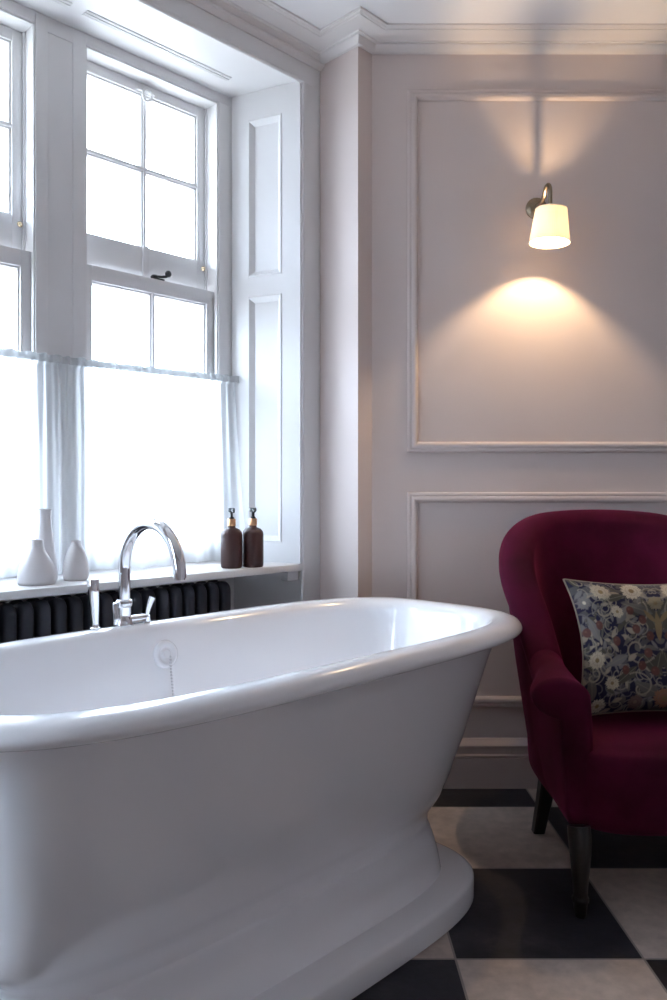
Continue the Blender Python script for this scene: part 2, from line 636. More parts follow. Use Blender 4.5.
# ------------------------------------------------------------------ sash windows
def sash_window(idx, u0, u1, outer0, outer1, loc=WLOC, rz=R45):
    root = bpy.data.objects.new('window_%d' % idx, None)
    COL.objects.link(root)
    root.location = loc
    root.rotation_euler = (0, 0, rz)
    struct(root)
    HT = 2.337                       # head of the opening
    m = MB()
    if outer0 < u0:
        m.box(outer0, u0, VB, .385, .742, HT + .002, .003)
    if outer1 > u1:
        m.box(u1, outer1, VB, .385, .742, HT + .002, .003)
    m.box(min(outer0, u0), max(outer1, u1), VB, .385, HT, SOF + .001, .003)
    # staff and parting beads
    for x, sgn in ((u0, 1), (u1, -1)):
        m.box(min(x, x + sgn * .006), max(x, x + sgn * .006), VB + .004, VB + .020, .742, HT, .002)
        m.box(min(x, x + sgn * .006), max(x, x + sgn * .006), .327, .334, .742, HT, .001)
    m.box(u0, u1, VB + .004, VB + .020, HT - .006, HT, .002)
    m.box(u0, u1, .29, .385, .742, .765, .003)
    m.build('frame', M['joinery'], root)

    def sash(name, z0, z1, v0, v1, st, top, bot, cross):
        sm = MB()
        g0, g1, h0, h1 = u0 + st, u1 - st, z0 + bot, z1 - top
        sm.box(u0 + .002, g0, v0, v1, z0, z1, .002)
        sm.box(g1, u1 - .002, v0, v1, z0, z1, .002)
        sm.box(g0 - .001, g1 + .001, v0, v1, h1, z1, .002)
        sm.box(g0 - .001, g1 + .001, v0, v1, z0, h0, .002)
        mid = (u0 + u1) / 2 + .004
        vm = (v0 + v1) / 2
        # moulded glazing bars: a nose and a wider tongue
        sm.box(mid - .004, mid + .004, v0 + .002, vm, h0 - .004, h1 + .004, .0015)
        sm.box(mid - .0105, mid + .0105, vm - .012, vm + .012, h0 - .002, h1 + .002, .004)
        for zc in cross:
            sm.box(g0 - .004, g1 + .004, v0 + .002, vm, zc - .004, zc + .004, .0015)
            sm.box(g0 - .002, g1 + .002, vm - .012, vm + .012, zc - .0105, zc + .0105, .004)
        # ovolo round each light
        for (a, b) in ((g0, g1),):
            for rr in ((a - .001, a + .006, h0, h1), (b - .006, b + .001, h0, h1)):
                sm.box(rr[0], rr[1], v0 + .008, v1 - .004, rr[2], rr[3], .002)
            sm.box(a, b, v0 + .008, v1 - .004, h1 - .006, h1 + .001, .002)
            sm.box(a, b, v0 + .008, v1 - .004, h0 - .001, h0 + .006, .002)
        so = sm.build(name, M['joinery'], root)
        xs = [g0, mid, g1]
        zs = [h0] + list(cross) + [h1]
        for i in range(2):
            for j in range(len(zs) - 1):
                pm = MB().box(xs[i] + .001, xs[i + 1] - .001, vm - .002, vm + .002, zs[j] + .001, zs[j + 1] - .001)
                pm.build('pane', M['glass'], so, smooth=False)
        return so
    up = sash('upper_sash', 1.690, HT, .336, .374, .036, .034, .105, [2.055])
    lo = sash('lower_sash', .765, 1.684, .284, .324, .034, .048, .065, [])
    mid = (u0 + u1) / 2 + .004
    # stub of the glazing bar carried down the deep bottom rail
    b = MB().box(mid - .011, mid + .011, .329, .337, 1.692, 1.80, .002)
    b.build('bar_foot', M['joinery'], up)
    # black fastener on the meeting rail
    fm = MB()
    fm.box(mid + .004, mid + .044, .286, .318, 1.684, 1.690, .002)
    fm.lathe([(0, 0), (.012, 0), (.013, .006), (.009, .011), (0, .013)], 20, (mid + .014, .302, 1.690))
    fm.tube([(mid + .014, .300, 1.697), (mid + .034, .292, 1.697), (mid + .052, .286, 1.700)], .0045, 10)
    fm.lathe([(0, -.011), (.006, -.010), (.0105, -.004), (.0105, .004), (.006, .010), (0, .011)], 18, (mid + .056, .284, 1.709))
    fm.build('sash_fastener', M['blackiron'], lo)
    # white eye hanging from the top rail
    em = MB()
    em.box(mid - .034, mid + .034, .326, .337, HT - .030, HT - .022, .002)
    ring = [(mid + .017 * math.sin(t), .322 - .004 * math.cos(t), HT - .040 + .019 * math.cos(t)) for t in np.linspace(0, 2 * PI, 28, endpoint=False)]
    em.tube(ring, .0042, 10, closed=True)
    em.box(mid - .006, mid + .006, .320, .334, HT - .030, HT - .014, .002)
    em.build('sash_eye', M['joinery'], up)
    # little brass stop on the stile
    bm_ = MB()
    rot = Matrix.Rotation(PI / 2, 4, 'X')
    bm_.lathe([(0, .012), (.006, .011), (.0085, .006), (.006, .002), (.0035, 0), (.0035, -.01)], 18, (u1 - .016, .334, 1.770), rot)
    bm_.build('sash_stop', M['brightbrass'], up)
    return root


sash_window(1, -1.401, MU0, BL, MU0)
sash_window(2, MU1, -.236, MU1, BR)
# added window, out of view on the left wall, to brighten the room
sash_window(3, .300, .804, .234, .87, (XL, 0, 0), PI / 2)

# stone outer reveal seen through the panes
m = MB()
for x0, x1 in ((-1.47, -1.375), (-.925, -.712), (-.252, -.10)):
    m.box(x0, x1, .387, .425, .60, 2.33, .004)
m.box(-1.47, -.10, .387, .425, 2.325, 2.46, .004)
m.box(-1.50, -.08, .387, .52, .66, .735, .006)
wstruct(m, 'wall_outside', M['stone'])

# ------------------------------------------------------------------ cornice, panel mouldings, skirting
cp = [(-.01, 2.452), (.012, 2.452), (.0145, 2.4535), (.0250, 2.4690), (.0260, 2.4715), (.0245, 2.4725), (.0245, 2.4735), (.035, 2.4740), (.036, 2.4775), (.042, 2.4795), (.052, 2.4815), (.066, 2.483), (.080, 2.4835),
      (.086, 2.4838), (.0872, 2.486), (.0955, 2.4865), (.097, 2.4885), (.104, 2.489), (.105, CEIL + .01), (-.01, CEIL + .01)]
m = MB()
m.sweep([(XR, 2.646), back0, corner, (AX, AY), wl_end, (XL, YF), (XR, YF)], cp, closed=True)
struct(m.build('trim_10', M['cornice'], ang=25))


def frame_moulding(name, x0, x1, z0, z1, y, w=.036):
    prof = [(0, 0), (0, .006), (.004, .010), (.009, .0115), (.013, .009), (.016, .0135), (.022, .0165), (.028, .0145), (.032, .008), (w, .005), (w, 0)]
    mb = MB()
    rings = []
    for i, d in prof:
        rings.append([(x0 + i, y - d, z0 + i), (x1 - i, y - d, z0 + i), (x1 - i, y - d, z1 - i), (x0 + i, y - d, z1 - i)])
    mb.loft(rings, False, False)
    return struct(mb.build(name, M['wall'], ang=50))


frame_moulding('trim_11', .299, 1.262, 1.119, 2.332, 2.647)
frame_moulding('trim_12', .299, 1.262, .267, .986, 2.647)
frame_moulding('trim_13', 1.385, 2.05, 1.119, 2.332, 2.647)
frame_moulding('trim_14', 1.385, 2.05, .267, .986, 2.647)

sk = [(-.01, 0), (.019, 0), (.019, .098), (.0165, .102), (.0185, .105), (.0225, .107), (.0235, .111), (.0205, .114), (.0185, .115), (.0185, .134), (.022, .137), (.0225, .143), (.018, .150), (.010, .157), (.006, .163), (0, .164), (-.01, .164)]
m = MB().sweep([(XR, YF), (XR, 2.646), back0, corner, (AX, AY)], sk)
struct(m.build('baseboard_back', M['skirting'], ang=25))
m = MB().sweep([tuple(wpt(-1.64, .014)[:2]), wl_end, (XL, YF), (XR, YF)], sk)
struct(m.build('baseboard_left', M['skirting'], ang=25))

# ------------------------------------------------------------------ bath
SB = .96
TU, TV = -.764, -.549
tz = lambda z: 1 - SB * (1 - z)


def sup(a, b, n, N=160, z=0.0):
    out = []
    for k in range(N):
        t = 2 * PI * k / N
        c, s_ = math.cos(t), math.sin(t)
        q = (abs(c) ** n + abs(s_) ** n) ** (-1 / n)
        out.append((a * q * c, b * q * s_, z))
    return out


tub = thing('bathtub', 'white freestanding roll-rim bathtub on a plinth, filling the foreground', 'bathtub', wpt(TU, TV), R45)
TA, TB = .767, .371
ext = [(.060, .058, .607, 4.0), (.068, .066, .595, 4.0), (.082, .080, .55, 4.0), (.095, .093, .49, 3.9), (.110, .108, .42, 3.8), (.130, .126, .34, 3.8),
       (.146, .143, .28, 3.7), (.153, .156, .235, 3.7), (.158, .170, .207, 3.7), (.163, .182, .178, 3.7), (.171, .193, .159, 3.7), (.182, .202, .145, 3.7), (.194, .208, .132, 3.7),
       (.203, .211, .120, 3.7), (.207, .212, .108, 3.7), (.207, .211, .098, 3.7)]
LOW = -.032                      # the foot sits a touch towards the far-left end


def shifted(lp, k):
    return [(p[0] + k, p[1], p[2]) for p in lp]


rim = [(.088, .616), (.083, .629), (.075, .6405), (.065, .6470), (.053, .6497), (.040, .650), (.028, .6492), (.018, .6465), (.010, .6415), (.005, .635), (.001, .627),
       (.000, .620), (.003, .6135), (.010, .6095), (.022, .608), (.034, .6075)]
inn = [(.60, .340, .186, 2.6), (.46, .290, .186, 2.8), (.37, .235, .190, 3.0), (.31, .205, .205, 3.1), (.265, .185, .235, 3.2), (.225, .165, .29, 3.3), (.175, .142, .38, 3.5), (.135, .120, .48, 3.7), (.105, .103, .56, 3.9), (.094, .094, .60, 4.0)]
loops = [sup(TA - ia * SB, TB - ib * SB, n, z=tz(z)) for ia, ib, z, n in inn]
loops += [sup(TA - i * SB, TB - i * SB, 3.75, z=tz(z)) for i, z in rim]
loops += [shifted(sup(TA - ia * SB, TB - ib * SB, n, z=tz(z)), LOW * min(1, max(0, (.60 - z) / .42))) for ia, ib, z, n in ext]
m = MB().loft(loops)
m.build('basin', M['enamel'], tub, ang=60)
BA, BB = -.213 - TU - LOW, .878 + TV
H = .060
# the skirt spreads from the waist down to the flat board
pl = []
wa, wb, wz = TA - .207 * SB, TB - .211 * SB, tz(.098)
fa, fb = BA - .058, BB - .072
for t, z in ((0, 1), (.02, .965), (.10, .925), (.24, .865), (.40, .78), (.56, .665), (.71, .52), (.83, .36), (.92, .20), (.97, .08), (1, 0)):
    pl.append((wa + (fa - wa) * t, wb + (fb - wb) * t, H + (wz - H) * z, 3.7 + .3 * t))
pl += [(BA - .012, BB - .012, H, 4.2), (BA - .004, BB - .004, H - .003, 4.2), (BA, BB, H - .009, 4.2), (BA, BB, .004, 4.2), (BA - .004, BB - .004, 0, 4.2)]
m = MB().loft([shifted(sup(a, b, n, z=z), LOW) for a, b, z, n in pl])
m.build('plinth', M['enamel'], tub, ang=45)
# overflow with plug chain on the far inner wall
OU, OZ = -.053, tz(.573)
OV = TB - .101 * SB
tilt = Matrix.Rotation(math.radians(90 - 12), 4, 'X')
m = MB().lathe([(0, .006), (.010, .007), (.013, .004), (.020, .004), (.023, .007), (.029, .008), (.033, .005), (.035, 0), (.035, -.012)], 40, (OU, OV, OZ), tilt)
ov = m.build('overflow', M['enamel'], tub, ang=50)
cm = MB()
for k in range(26):
    z = OZ - .004 - k * .0075
    y = OV - .010 - (0 if k > 1 else .002) - .17 * (OZ - z) - .003
    cm.lathe([(0, -.003), (.0021, -.0021), (.003, 0), (.0021, .0021), (0, .003)], 8, (OU + .003, y, z))
cm.build('plug_chain', M['chrome'], ov)
pm = MB().lathe([(0, .012), (.004, .011), (.004, .006), (.020, .005), (.022, 0), (0, 0)], 24, (OU + .003, OV - .052, OZ - .215))
pm.build('plug', M['chrome'], ov)

# ------------------------------------------------------------------ bath tap and hand shower (deck mounted on the far rim)
sc_ = lambda u, v: (-1.929 + SB * (u + 1.929), -1.919 + SB * (v + 1.919))
tu, tv = -.8945, TV + TB - .034
tap = thing('bath_tap', 'chrome swan-neck bath tap with side lever on the far rim', 'tap', wpt(tu, tv, tz(.650)), R45)
tap.scale = (SB, SB, SB)
m = MB().lathe([(0, 0), (.024, 0), (.024, .004), (.021, .008), (.0175, .020), (.0180, .032), (.0180, .046), (.0205, .048), (.0215, .052), (.0215, .060), (.0195, .064), (.015, .066), (0, .066)], 40)
m.lathe([(0, 0), (.010, 0), (.010, .052), (.008, .056), (0, .058)], 24, (-.019, .006, .002))
m.build('body', M['chrome'], tap, ang=40)
R = .122
path = [(0, 0, .060), (0, 0, .09), (0, 0, .118)]
zc = .264 - R
path = [(0, 0, z) for z in np.linspace(.058, zc, 5)] + [(0, -R + R * math.cos(t), zc + R * math.sin(t)) for t in np.linspace(.07, PI * .985, 40)] + [(0, -2 * R, zc - .002)]
m = MB().tube(path, .0155, 28, up=(1, 0, 0))
m.tube([(0, -2 * R, zc - .0015), (0, -2 * R, zc - .006)], .0135, 24, up=(1, 0, 0))
m.build('spout', M['chrome'], tap, ang=40)
m = MB().tube([(.016, 0, .012), (.045, -.002, .012), (.060, -.003, .013)], [.010, .010, .009], 20)
m.lathe([(0, 0), (.009, 0), (.0095, .004), (.008, .018), (0, .020)], 24, (.066, -.003, 0))
m.build('valve', M['chrome'], tap, ang=40)
m = MB().tube([(.066, -.003, .018), (.069, -.004, .034), (.074, -.006, .050), (.080, -.008, .064)], [.0050, .0068, .0085, .0100], 20, flat=(1, .55))
m.build('lever', M['chrome'], tap, ang=40)

hs = thing('hand_shower', 'slim chrome hand shower standing upright on the rim, left of the tap', 'hand shower', wpt(-.973, TV + TB - .034, tz(.650)), R45)
hs.scale = (SB, SB, SB)
m = MB().lathe([(0, 0), (.0125, 0), (.0125, .003), (.0100, .005), (.0092, .012), (0, .012)], 30)
m.build('socket', M['chrome'], hs, ang=40)
m = MB().tube([(0, 0, .010), (-.001, .001, .05), (-.003, .002, .09), (-.004, .003, .122), (-.004, .003, .1245)], [.0088, .0112, .0140, .0156, .0144], 28)
m.build('handle', M['chrome'], hs, ang=40)

# ------------------------------------------------------------------ column radiator
rad = thing('radiator', 'dark anthracite column radiator under the window sill, behind the bath', 'radiator', wpt(-.806, .102), R45)
NS, PITCH = 20, .0465


def section_mesh():
    mb = MB()

    def rrect(ins):
        y0, y1, z0, z1, r = -.052 + ins, .052 - ins, .105 + ins, .703 - ins, .030 - ins * .6
        out = []
        for cy_, cz_, a_ in ((y1 - r, z1 - r, 0), (y0 + r, z1 - r, PI / 2), (y0 + r, z0 + r, PI), (y1 - r, z0 + r, 3 * PI / 2)):
            for t in np.linspace(0, PI / 2, 8):
                out.append((cy_ + r * math.cos(a_ + t), cz_ + r * math.sin(a_ + t)))
        return out
    # flattened column pair: rounded bars joined by rounded headers, hollow in the middle
    for ya, yb in ((-.052, -.014), (.014, .052)):
        loops = []
        for x_, i_ in ((-.0185, .012), (-.0175, .0065), (-.0145, .0022), (-.010, 0), (.010, 0), (.0145, .0022), (.0175, .0065), (.0185, .012)):
            lp = []
            for y_, z_ in rrect(i_):
                lp.append((x_, min(max(y_, ya + i_), yb - i_), z_))
            loops.append(lp)
        mb.loft(loops)
    mb.box(-.014, .014, -.030, .030, .655, .697, .010, 3)
    mb.box(-.014, .014, -.030, .030, .110, .150, .010, 3)
    for z_ in (.668, .140):
        mb.lathe([(0, -.0234), (.017, -.0234), (.017, .0234), (0, .0234)], 18, (0, 0, z_), Matrix.Rotation(PI / 2, 4, 'Y'))
    return mb


proto = section_mesh().build('section', M['anthracite'], rad, ang=50)
x0 = -(NS - 1) / 2 * PITCH
for k in range(NS):
    o = proto if k == 0 else proto.copy()
    if k:
        COL.objects.link(o)
        o.parent = rad
    o.location = (x0 + k * PITCH, 0, 0)
for k in (1, NS - 2):
    for y in (-.034, .034):
        MB().lathe([(0, 0), (.016, 0), (.014, .012), (.011, .03), (.010, .12), (0, .12)], 18, (x0 + k * PITCH, y, 0)).build('foot', M['anthracite'], rad)
MB().lathe([(0, 0), (.010, 0), (.010, .118), (.018, .12), (.020, .16), (.016, .165), (.016, .20), (0, .202)], 20, (x0 - .06, 0, 0)).build('valve', M['chrome'], rad)
MB().tube([(x0 - .055, 0, .135), (x0 - .02, 0, .135)], .011, 16).build('pipe', M['chrome'], rad)


# ------------------------------------------------------------------ things on the sill
SZ = .746


def vase(u, v, prof, label, k=1.0):
    prof = [(r_ * k, z_) for r_, z_ in prof]
    mb = MB().lathe(prof, 56, (0, 0, 0))
    o = mb.build('vase', M['ceramic'], None, wpt(u, v, SZ), ang=60)
    tag(o, label, 'vase', 'white ceramic vases on the window sill')
    return o


vase(-.977, .0844, [(0, 0), (.049, 0), (.052, .003), (.053, .010), (.0525, .025), (.050, .040), (.045, .054), (.037, .067), (.029, .078), (.0225, .088), (.019, .098),
                    (.0175, .108), (.0175, .116), (.0165, .1175), (.0150, .116), (.0145, .10), (.020, .085), (.032, .06), (.042, .03), (.040, .008), (0, .006)],
     'squat wide-bottomed white vase, front left one on the window sill', .93)
vase(-.858, .098, [(0, 0), (.035, 0), (.0375, .003), (.039, .012), (.0395, .028), (.038, .045), (.034, .062), (.027, .078), (.020, .090), (.0150, .098), (.0142, .106),
                   (.0145, .108), (.0125, .107), (.0120, .097), (.018, .085), (.030, .055), (.033, .03), (.031, .008), (0, .006)],
     'small white pear-shaped vase on the sill, right of the other two vases', .88)
vase(-.9215, .155, [(0, 0), (.033, 0), (.0345, .003), (.035, .012), (.0335, .035), (.031, .060), (.0270, .090), (.0225, .120), (.0195, .145), (.0180, .168), (.0175, .185),
                    (.0190, .191), (.0195, .1945), (.0185, .196), (.0155, .193), (.0145, .17), (.018, .13), (.027, .07), (.029, .03), (.028, .008), (0, .006)],
     'tall slender white bottle vase standing behind the two squatter vases')


def dispenser(u, v, rz, label):
    r = .0343
    t = thing('soap_dispenser', label, 'soap dispenser', wpt(u, v, SZ), rz, 'brown pump bottles on the window sill')
    prof = [(0, 0), (r - .004, 0), (r - .001, .003), (r, .008), (r, .104), (r - .0012, .111), (r - .0045, .1175), (r - .0095, .1225), (r - .016, .1258), (.0130, .1275), (.0118, .130), (.0118, .138), (0, .138)]
    MB().lathe(prof, 48).build('bottle', M['amber'], t, ang=50)
    MB().lathe([(0, .1335), (.0128, .1335), (.0132, .135), (.0132, .154), (.0124, .156), (0, .156)], 36).build('collar', M['copper'], t, ang=40)
    mb = MB().lathe([(0, .155), (.0085, .155), (.0080, .160), (.0048, .163), (.0045, .174), (.0058, .176), (.0105, .178), (.0112, .181), (.0112, .187), (.0095, .190), (0, .190)], 28)
    mb.tube([(0, 0, .184), (.012, 0, .184), (.024, 0, .182), (.030, 0, .178)], [.0058, .0052, .0042, .0034], 14)
    mb.build('pump', M['blackplastic'], t, ang=40)
    return t


dispenser(-.345, .054, math.radians(-70), 'brown pump bottle on the sill, nearer the tap of the pair')
dispenser(-.2745, .032, math.radians(-75), 'brown pump bottle at the right end of the sill, nearest the panelled reveal')

# ------------------------------------------------------------------ café curtain on its wire
rod = MB()
pts = []
for x in np.linspace(-1.4635, -.172, 41):
    q = (x + .818) / .646
    pts.append((x, .243, 1.3805 - .006 * (1 - q * q)))
rod.tube(pts, .0032, 10)
for x, s_ in ((-.171, -1), (-1.4645, 1)):
    rod.lathe([(0, 0), (.0042, 0), (.0042, .010), (0, .010)], 18, (x, .243, 1.3805), Matrix.Rotation(s_ * PI / 2, 4, 'Y'))
tag(rod.build('curtain_rod', M['wire'], None, WLOC, R45), 'thin dull metal curtain wire across the window at mid height', 'curtain rod')

NU, NZ = 1000, 46
us = np.linspace(-1.461, -.166, NU)
zt, zb = 1.388, .7500
ph = [rng.uniform(0, 6.28) for _ in range(12)]
# pleats bunched irregularly along the wire
warp = us + .016 * np.sin(us * 9 + 1.3) + .009 * np.sin(us * 23 + .4)
cb = bmesh.new()
grid = []
for j in range(NZ):
    t = j / (NZ - 1)
    t = t ** 1.15 if j > 8 else t ** 1.15
    z = zt + (zb - zt) * t
    q = (us + .818) / .646
    sag = -.006 * (1 - q * q) * max(0, 1 - t * 3)
    fine = np.sin(warp * 205 + ph[0]) * .0052 + np.sin(warp * 131 + ph[1]) * .0035
    mid = np.sin(warp * 66 + ph[2] + .5 * t) * .006 + np.sin(warp * 38 + ph[3] - .6 * t) * .008
    big = np.sin(warp * 17 + ph[4] + .5 * t) * .010
    k = min(1, t * 7)
    amp = (1 - .75 * min(1, t * 2.2))
    pocket = math.exp(-((z - 1.3765) / .006) ** 2) * .6
    vv = .243 + fine * amp * (1 - pocket) + (mid * (.25 + .75 * t) + big * t * .8) * k
    # right-hand end billows forward at the bottom
    vv = vv - .030 * t ** 1.6 * np.clip((us + .36) / .2, 0, 1) ** 2 - .006 * t
    vv = np.minimum(vv, .268 - .004 * t)
    if z > 1.362:
        vv = np.minimum(vv - .004, .2378)
    vv = np.minimum(vv, .272)
    uu = us.copy()
    uu += np.clip((us + .30) / .14, 0, 1) * t * .010
    uu = np.minimum(uu, UR + (BR - UR) * (vv / VB) - .0165)
    zz = z + sag + (np.sin(warp * 205 + ph[0]) * .0018 if j == 0 else 0) + (.0022 * np.sin(warp * 66 + ph[2]) + .002 * (1 + np.sin(warp * 17 + ph[4])) if j == NZ - 1 else 0)
    grid.append([cb.verts.new((float(uu[i]), float(vv[i]), float(zz[i] if hasattr(zz, '__len__') else zz))) for i in range(NU)])
for j in range(NZ - 1):
    for i in range(NU - 1):
        cb.faces.new((grid[j][i], grid[j][i + 1], grid[j + 1][i + 1], grid[j + 1][i]))
cm = MB()
cm.bm.free()
cm.bm = cb
cur = tag(cm.build('curtain', M['sheer'], None, WLOC, R45, ang=180), 'sheer white gathered café curtain covering the lower half of the window', 'curtain')
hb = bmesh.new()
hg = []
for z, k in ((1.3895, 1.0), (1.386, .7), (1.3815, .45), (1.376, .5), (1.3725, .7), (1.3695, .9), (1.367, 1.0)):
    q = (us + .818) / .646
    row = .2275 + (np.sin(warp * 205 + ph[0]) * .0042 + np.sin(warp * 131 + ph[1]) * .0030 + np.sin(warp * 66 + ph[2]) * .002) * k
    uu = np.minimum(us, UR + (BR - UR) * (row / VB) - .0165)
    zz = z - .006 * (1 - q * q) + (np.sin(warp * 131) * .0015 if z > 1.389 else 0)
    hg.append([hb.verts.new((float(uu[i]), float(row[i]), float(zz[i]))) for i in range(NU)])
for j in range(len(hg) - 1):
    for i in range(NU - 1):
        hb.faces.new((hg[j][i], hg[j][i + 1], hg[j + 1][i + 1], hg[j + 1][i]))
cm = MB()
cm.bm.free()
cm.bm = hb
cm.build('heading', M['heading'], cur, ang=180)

# ------------------------------------------------------------------ wall lamp
LX, LY = .735, 2.500
lamp = thing('wall_lamp', 'lit brass swan-neck wall lamp with a pleated cream shade', 'wall lamp', (LX, 2.646, 1.94))
dY = LY - 2.646
rotx = Matrix.Rotation(PI / 2, 4, 'X')
MB().lathe([(0, 0), (.036, 0), (.036, .004), (.032, .008), (.026, .012), (.024, .016), (.014, .020), (.012, .026), (0, .028)], 40, (-.004, 0, -.005), rotx).build('backplate', M['brass'], lamp, ang=40)
arm = [(-.004, -.020, -.005), (-.003, -.040, -.002), (-.001, -.062, .010), (0, -.078, .026)]
c0 = (-.112, -.004)
r_ = .034
arm = [(-.004, -.020, -.005), (-.003, -.046, -.006), (-.001, -.066, -.001), (0, -.0745, .010)]
arm = arm[:4] + [(0, c0[0] + r_ * math.cos(t), c0[1] + r_ * math.sin(t)) for t in np.linspace(PI * .0 + .35, PI, 14)]
arm += [(0, dY, -.020), (0, dY, -.060)]
MB().tube(arm, .0066, 18, up=(1, 0, 0)).build('arm', M['brass'], lamp, ang=40)
MB().lathe([(0, 0), (.007, 0), (.0105, -.004), (.0105, -.012), (.0045, -.015), (.0040, -.036), (.0040, -.0415), (0, -.0415)], 28, (0, dY, -.058)).build('lamp_holder', M['brass'], lamp, ang=40)
# pleated open shade with thickness
zt_, zb_ = -.058, -.1640
rt, rb = .0480, .0625
NP = 240
tl = math.radians(3.0)
loops = []
prof = [(0, 1, 0), (.25, 1, 0), (.5, 1, 0), (.75, 1, 0), (1, 1, 0), (1, 0, -.0018), (.75, 0, -.0018), (.5, 0, -.0018), (.25, 0, -.0018), (0, 0, -.0018)]
for f_, o_, off in prof:
    r0 = rt + (rb - rt) * f_ + off
    lp = []
    for k in range(NP):
        t = 2 * PI * k / NP
        rr = r0 + .0007 * math.sin(t * 60)
        lp.append((rr * math.cos(t), rr * math.sin(t), zt_ + (zb_ - zt_) * f_))
    loops.append(lp)
sm = MB().loft(loops, ring=True)
tmx = Matrix.Translation((0, dY, -.11)) @ Matrix.Rotation(tl, 4, 'Y') @ Matrix.Translation((0, 0, .11))
bmesh.ops.transform(sm.bm, matrix=tmx, verts=sm.bm.verts)
sh = sm.build('lamp_shade', M['shade'], lamp, ang=60)
for zz, rr in ((zt_, rt), (zb_, rb)):
    ring = [(rr * math.cos(t), rr * math.sin(t), zz) for t in np.linspace(0, 2 * PI, 64, endpoint=False)]
    tm = MB().tube(ring, .0014, 8, closed=True)
    bmesh.ops.transform(tm.bm, matrix=tmx, verts=tm.bm.verts)
    tm.build('shade_hem', M['shade'], sh)
rm = MB().lathe([(.0305, zt_ - .001), (rt - .0008, zt_ - .001), (rt - .0008, zt_ + .0005), (.0305, zt_ + .0005)], 64, closed=True)
bmesh.ops.transform(rm.bm, matrix=tmx, verts=rm.bm.verts)
rm.build('shade_ring', M['brass'], sh)  # added ring, hidden in the shade top, narrows the beam thrown upwards
MB().lathe([(0, .0095), (.005, .0082), (.0082, .005), (.0095, 0), (.0082, -.005), (.005, -.0082), (0, -.0095)], 28, (0, dY, -.1070)).build('bulb', M['bulb'], lamp, ang=80)

# ------------------------------------------------------------------ armchair
CX, CY = .902, 2.200
chair = thing('armchair', 'burgundy velvet tub armchair with scrolled arms and dark wooden legs', 'armchair', (CX, CY, 0))
ZB = .192


def smooth_interp(x, xs, ys):
    """monotone cubic through the points"""
    xs, ys = np.array(xs), np.array(ys)
    d = np.diff(ys) / np.diff(xs)
    mm = np.zeros(len(xs))
    mm[0], mm[-1] = d[0], d[-1]
    for i in range(1, len(xs) - 1):
        mm[i] = 0 if d[i - 1] * d[i] <= 0 else 2 * d[i - 1] * d[i] / (d[i - 1] + d[i])
    i = int(np.clip(np.searchsorted(xs, x) - 1, 0, len(xs) - 2))
    h = xs[i + 1] - xs[i]
    t = np.clip((x - xs[i]) / h, 0, 1)
    return float(ys[i] * (1 + 2 * t) * (1 - t) ** 2 + mm[i] * h * t * (1 - t) ** 2 + ys[i + 1] * t * t * (3 - 2 * t) - mm[i + 1] * h * t * t * (1 - t))


# plan line of the left half: arm front -> middle of the back
half = [(-.280 + .020 * ((y + .315) / .315) ** 1.5, y) for y in np.linspace(-.315, .0, 22)]
for t in np.linspace(0, PI / 2, 44)[1:]:
    n = 2.35
    c, s_ = math.cos(t), math.sin(t)
    q = (c ** n + s_ ** n) ** (-1 / n) if t < PI / 2 else 1
    half.append((-.260 * q * c, .288 * q * s_))
half[-1] = (0.0, .288)


def section(i, pts):
    x, y = pts[i]
    a = Vector(pts[max(i - 1, 0)])
    b = Vector(pts[i + 1]) if i + 1 < len(pts) else Vector((-pts[i - 1][0], pts[i - 1][1]))
    d = (b - a).normalized()
    nrm = Vector((-d.y, d.x))          # outward on the left half
    # blend value: 0 at the arm, 1 at the back
    yk = [-.32, -.16, -.09, -.03, .035, .10, .165, .215, .255, .288]
    hk = [.545, .549, .558, .615, .715, .79, .853, .893, .918, .930]
    Ht = smooth_interp(y, yk, hk)
    r = 1 - min(1, max(0, (y + .10) / .20))
    r = r * r * (3 - 2 * r)            # scroll amount
    inn_ = -.047 * r - .060 * (1 - r)
    out_ = .030
    k = .060 + .077 * (1 - r)

    def P(n_, z, lean=True):
        n2 = n_ + (k * (z - ZB) if lean else 0)
        return (x + nrm.x * n2, y + nrm.y * n2, z)
    top_h = .048 * r + .042 * (1 - r)
    fr = min(1, max(0, (-.13 - y) / .17))
    fr = fr * fr * (3 - 2 * fr)
    sc = .014 + .046 * fr              # outward scroll, strongest at the arm front
    cn = (inn_ + out_ + sc) / 2
    hw = (out_ + sc - inn_) / 2
    lp = [P(inn_ + .02, ZB), P(inn_, ZB + .03), P(inn_, ZB + (Ht - ZB) * .35), P(inn_, ZB + (Ht - ZB) * .65), P(inn_, Ht - top_h * 1.25)]
    for t in np.linspace(PI, 0, 15):
        lp.append(P(cn + hw * math.cos(t), Ht - top_h + top_h * math.sin(t)))
    # underside of the roll
    for t in np.linspace(0, -PI * .5, 6)[1:]:
        lp.append(P(out_ + sc * (math.cos(t) if sc > 0 else 0), Ht - top_h + top_h * .95 * math.sin(t)))
    zu = Ht - top_h * 1.95 - .01
    lp += [P(out_, zu - .02), P(out_ + .002, ZB + (zu - ZB) * .62), P(out_, ZB + (zu - ZB) * .3), P(out_ - .002, ZB + .03), P(out_ - .008, ZB + .008), P(out_ - .02, ZB)]
    return lp


secs = [section(i, half) for i in range(len(half))]
mir = lambda lp: [(-p[0], p[1], p[2]) for p in lp]
JOIN = next(i for i, p in enumerate(half) if p[1] > -.085)


def front_cap(lp):
    c = Vector((sum(p[0] for p in lp) / len(lp), lp[0][1], sum(p[2] for p in lp) / len(lp)))
    out = []
    for ins, dy in ((.030, -.013), (.016, -.0105), (.006, -.006)):
        ring = []
        for p in lp:
            v = Vector(p) - c
            ring.append((c.x + v.x * (1 - ins / .055 * .8), p[1] + dy, c.z + v.z * (1 - ins / .17)))
        out.append(ring)
    return out


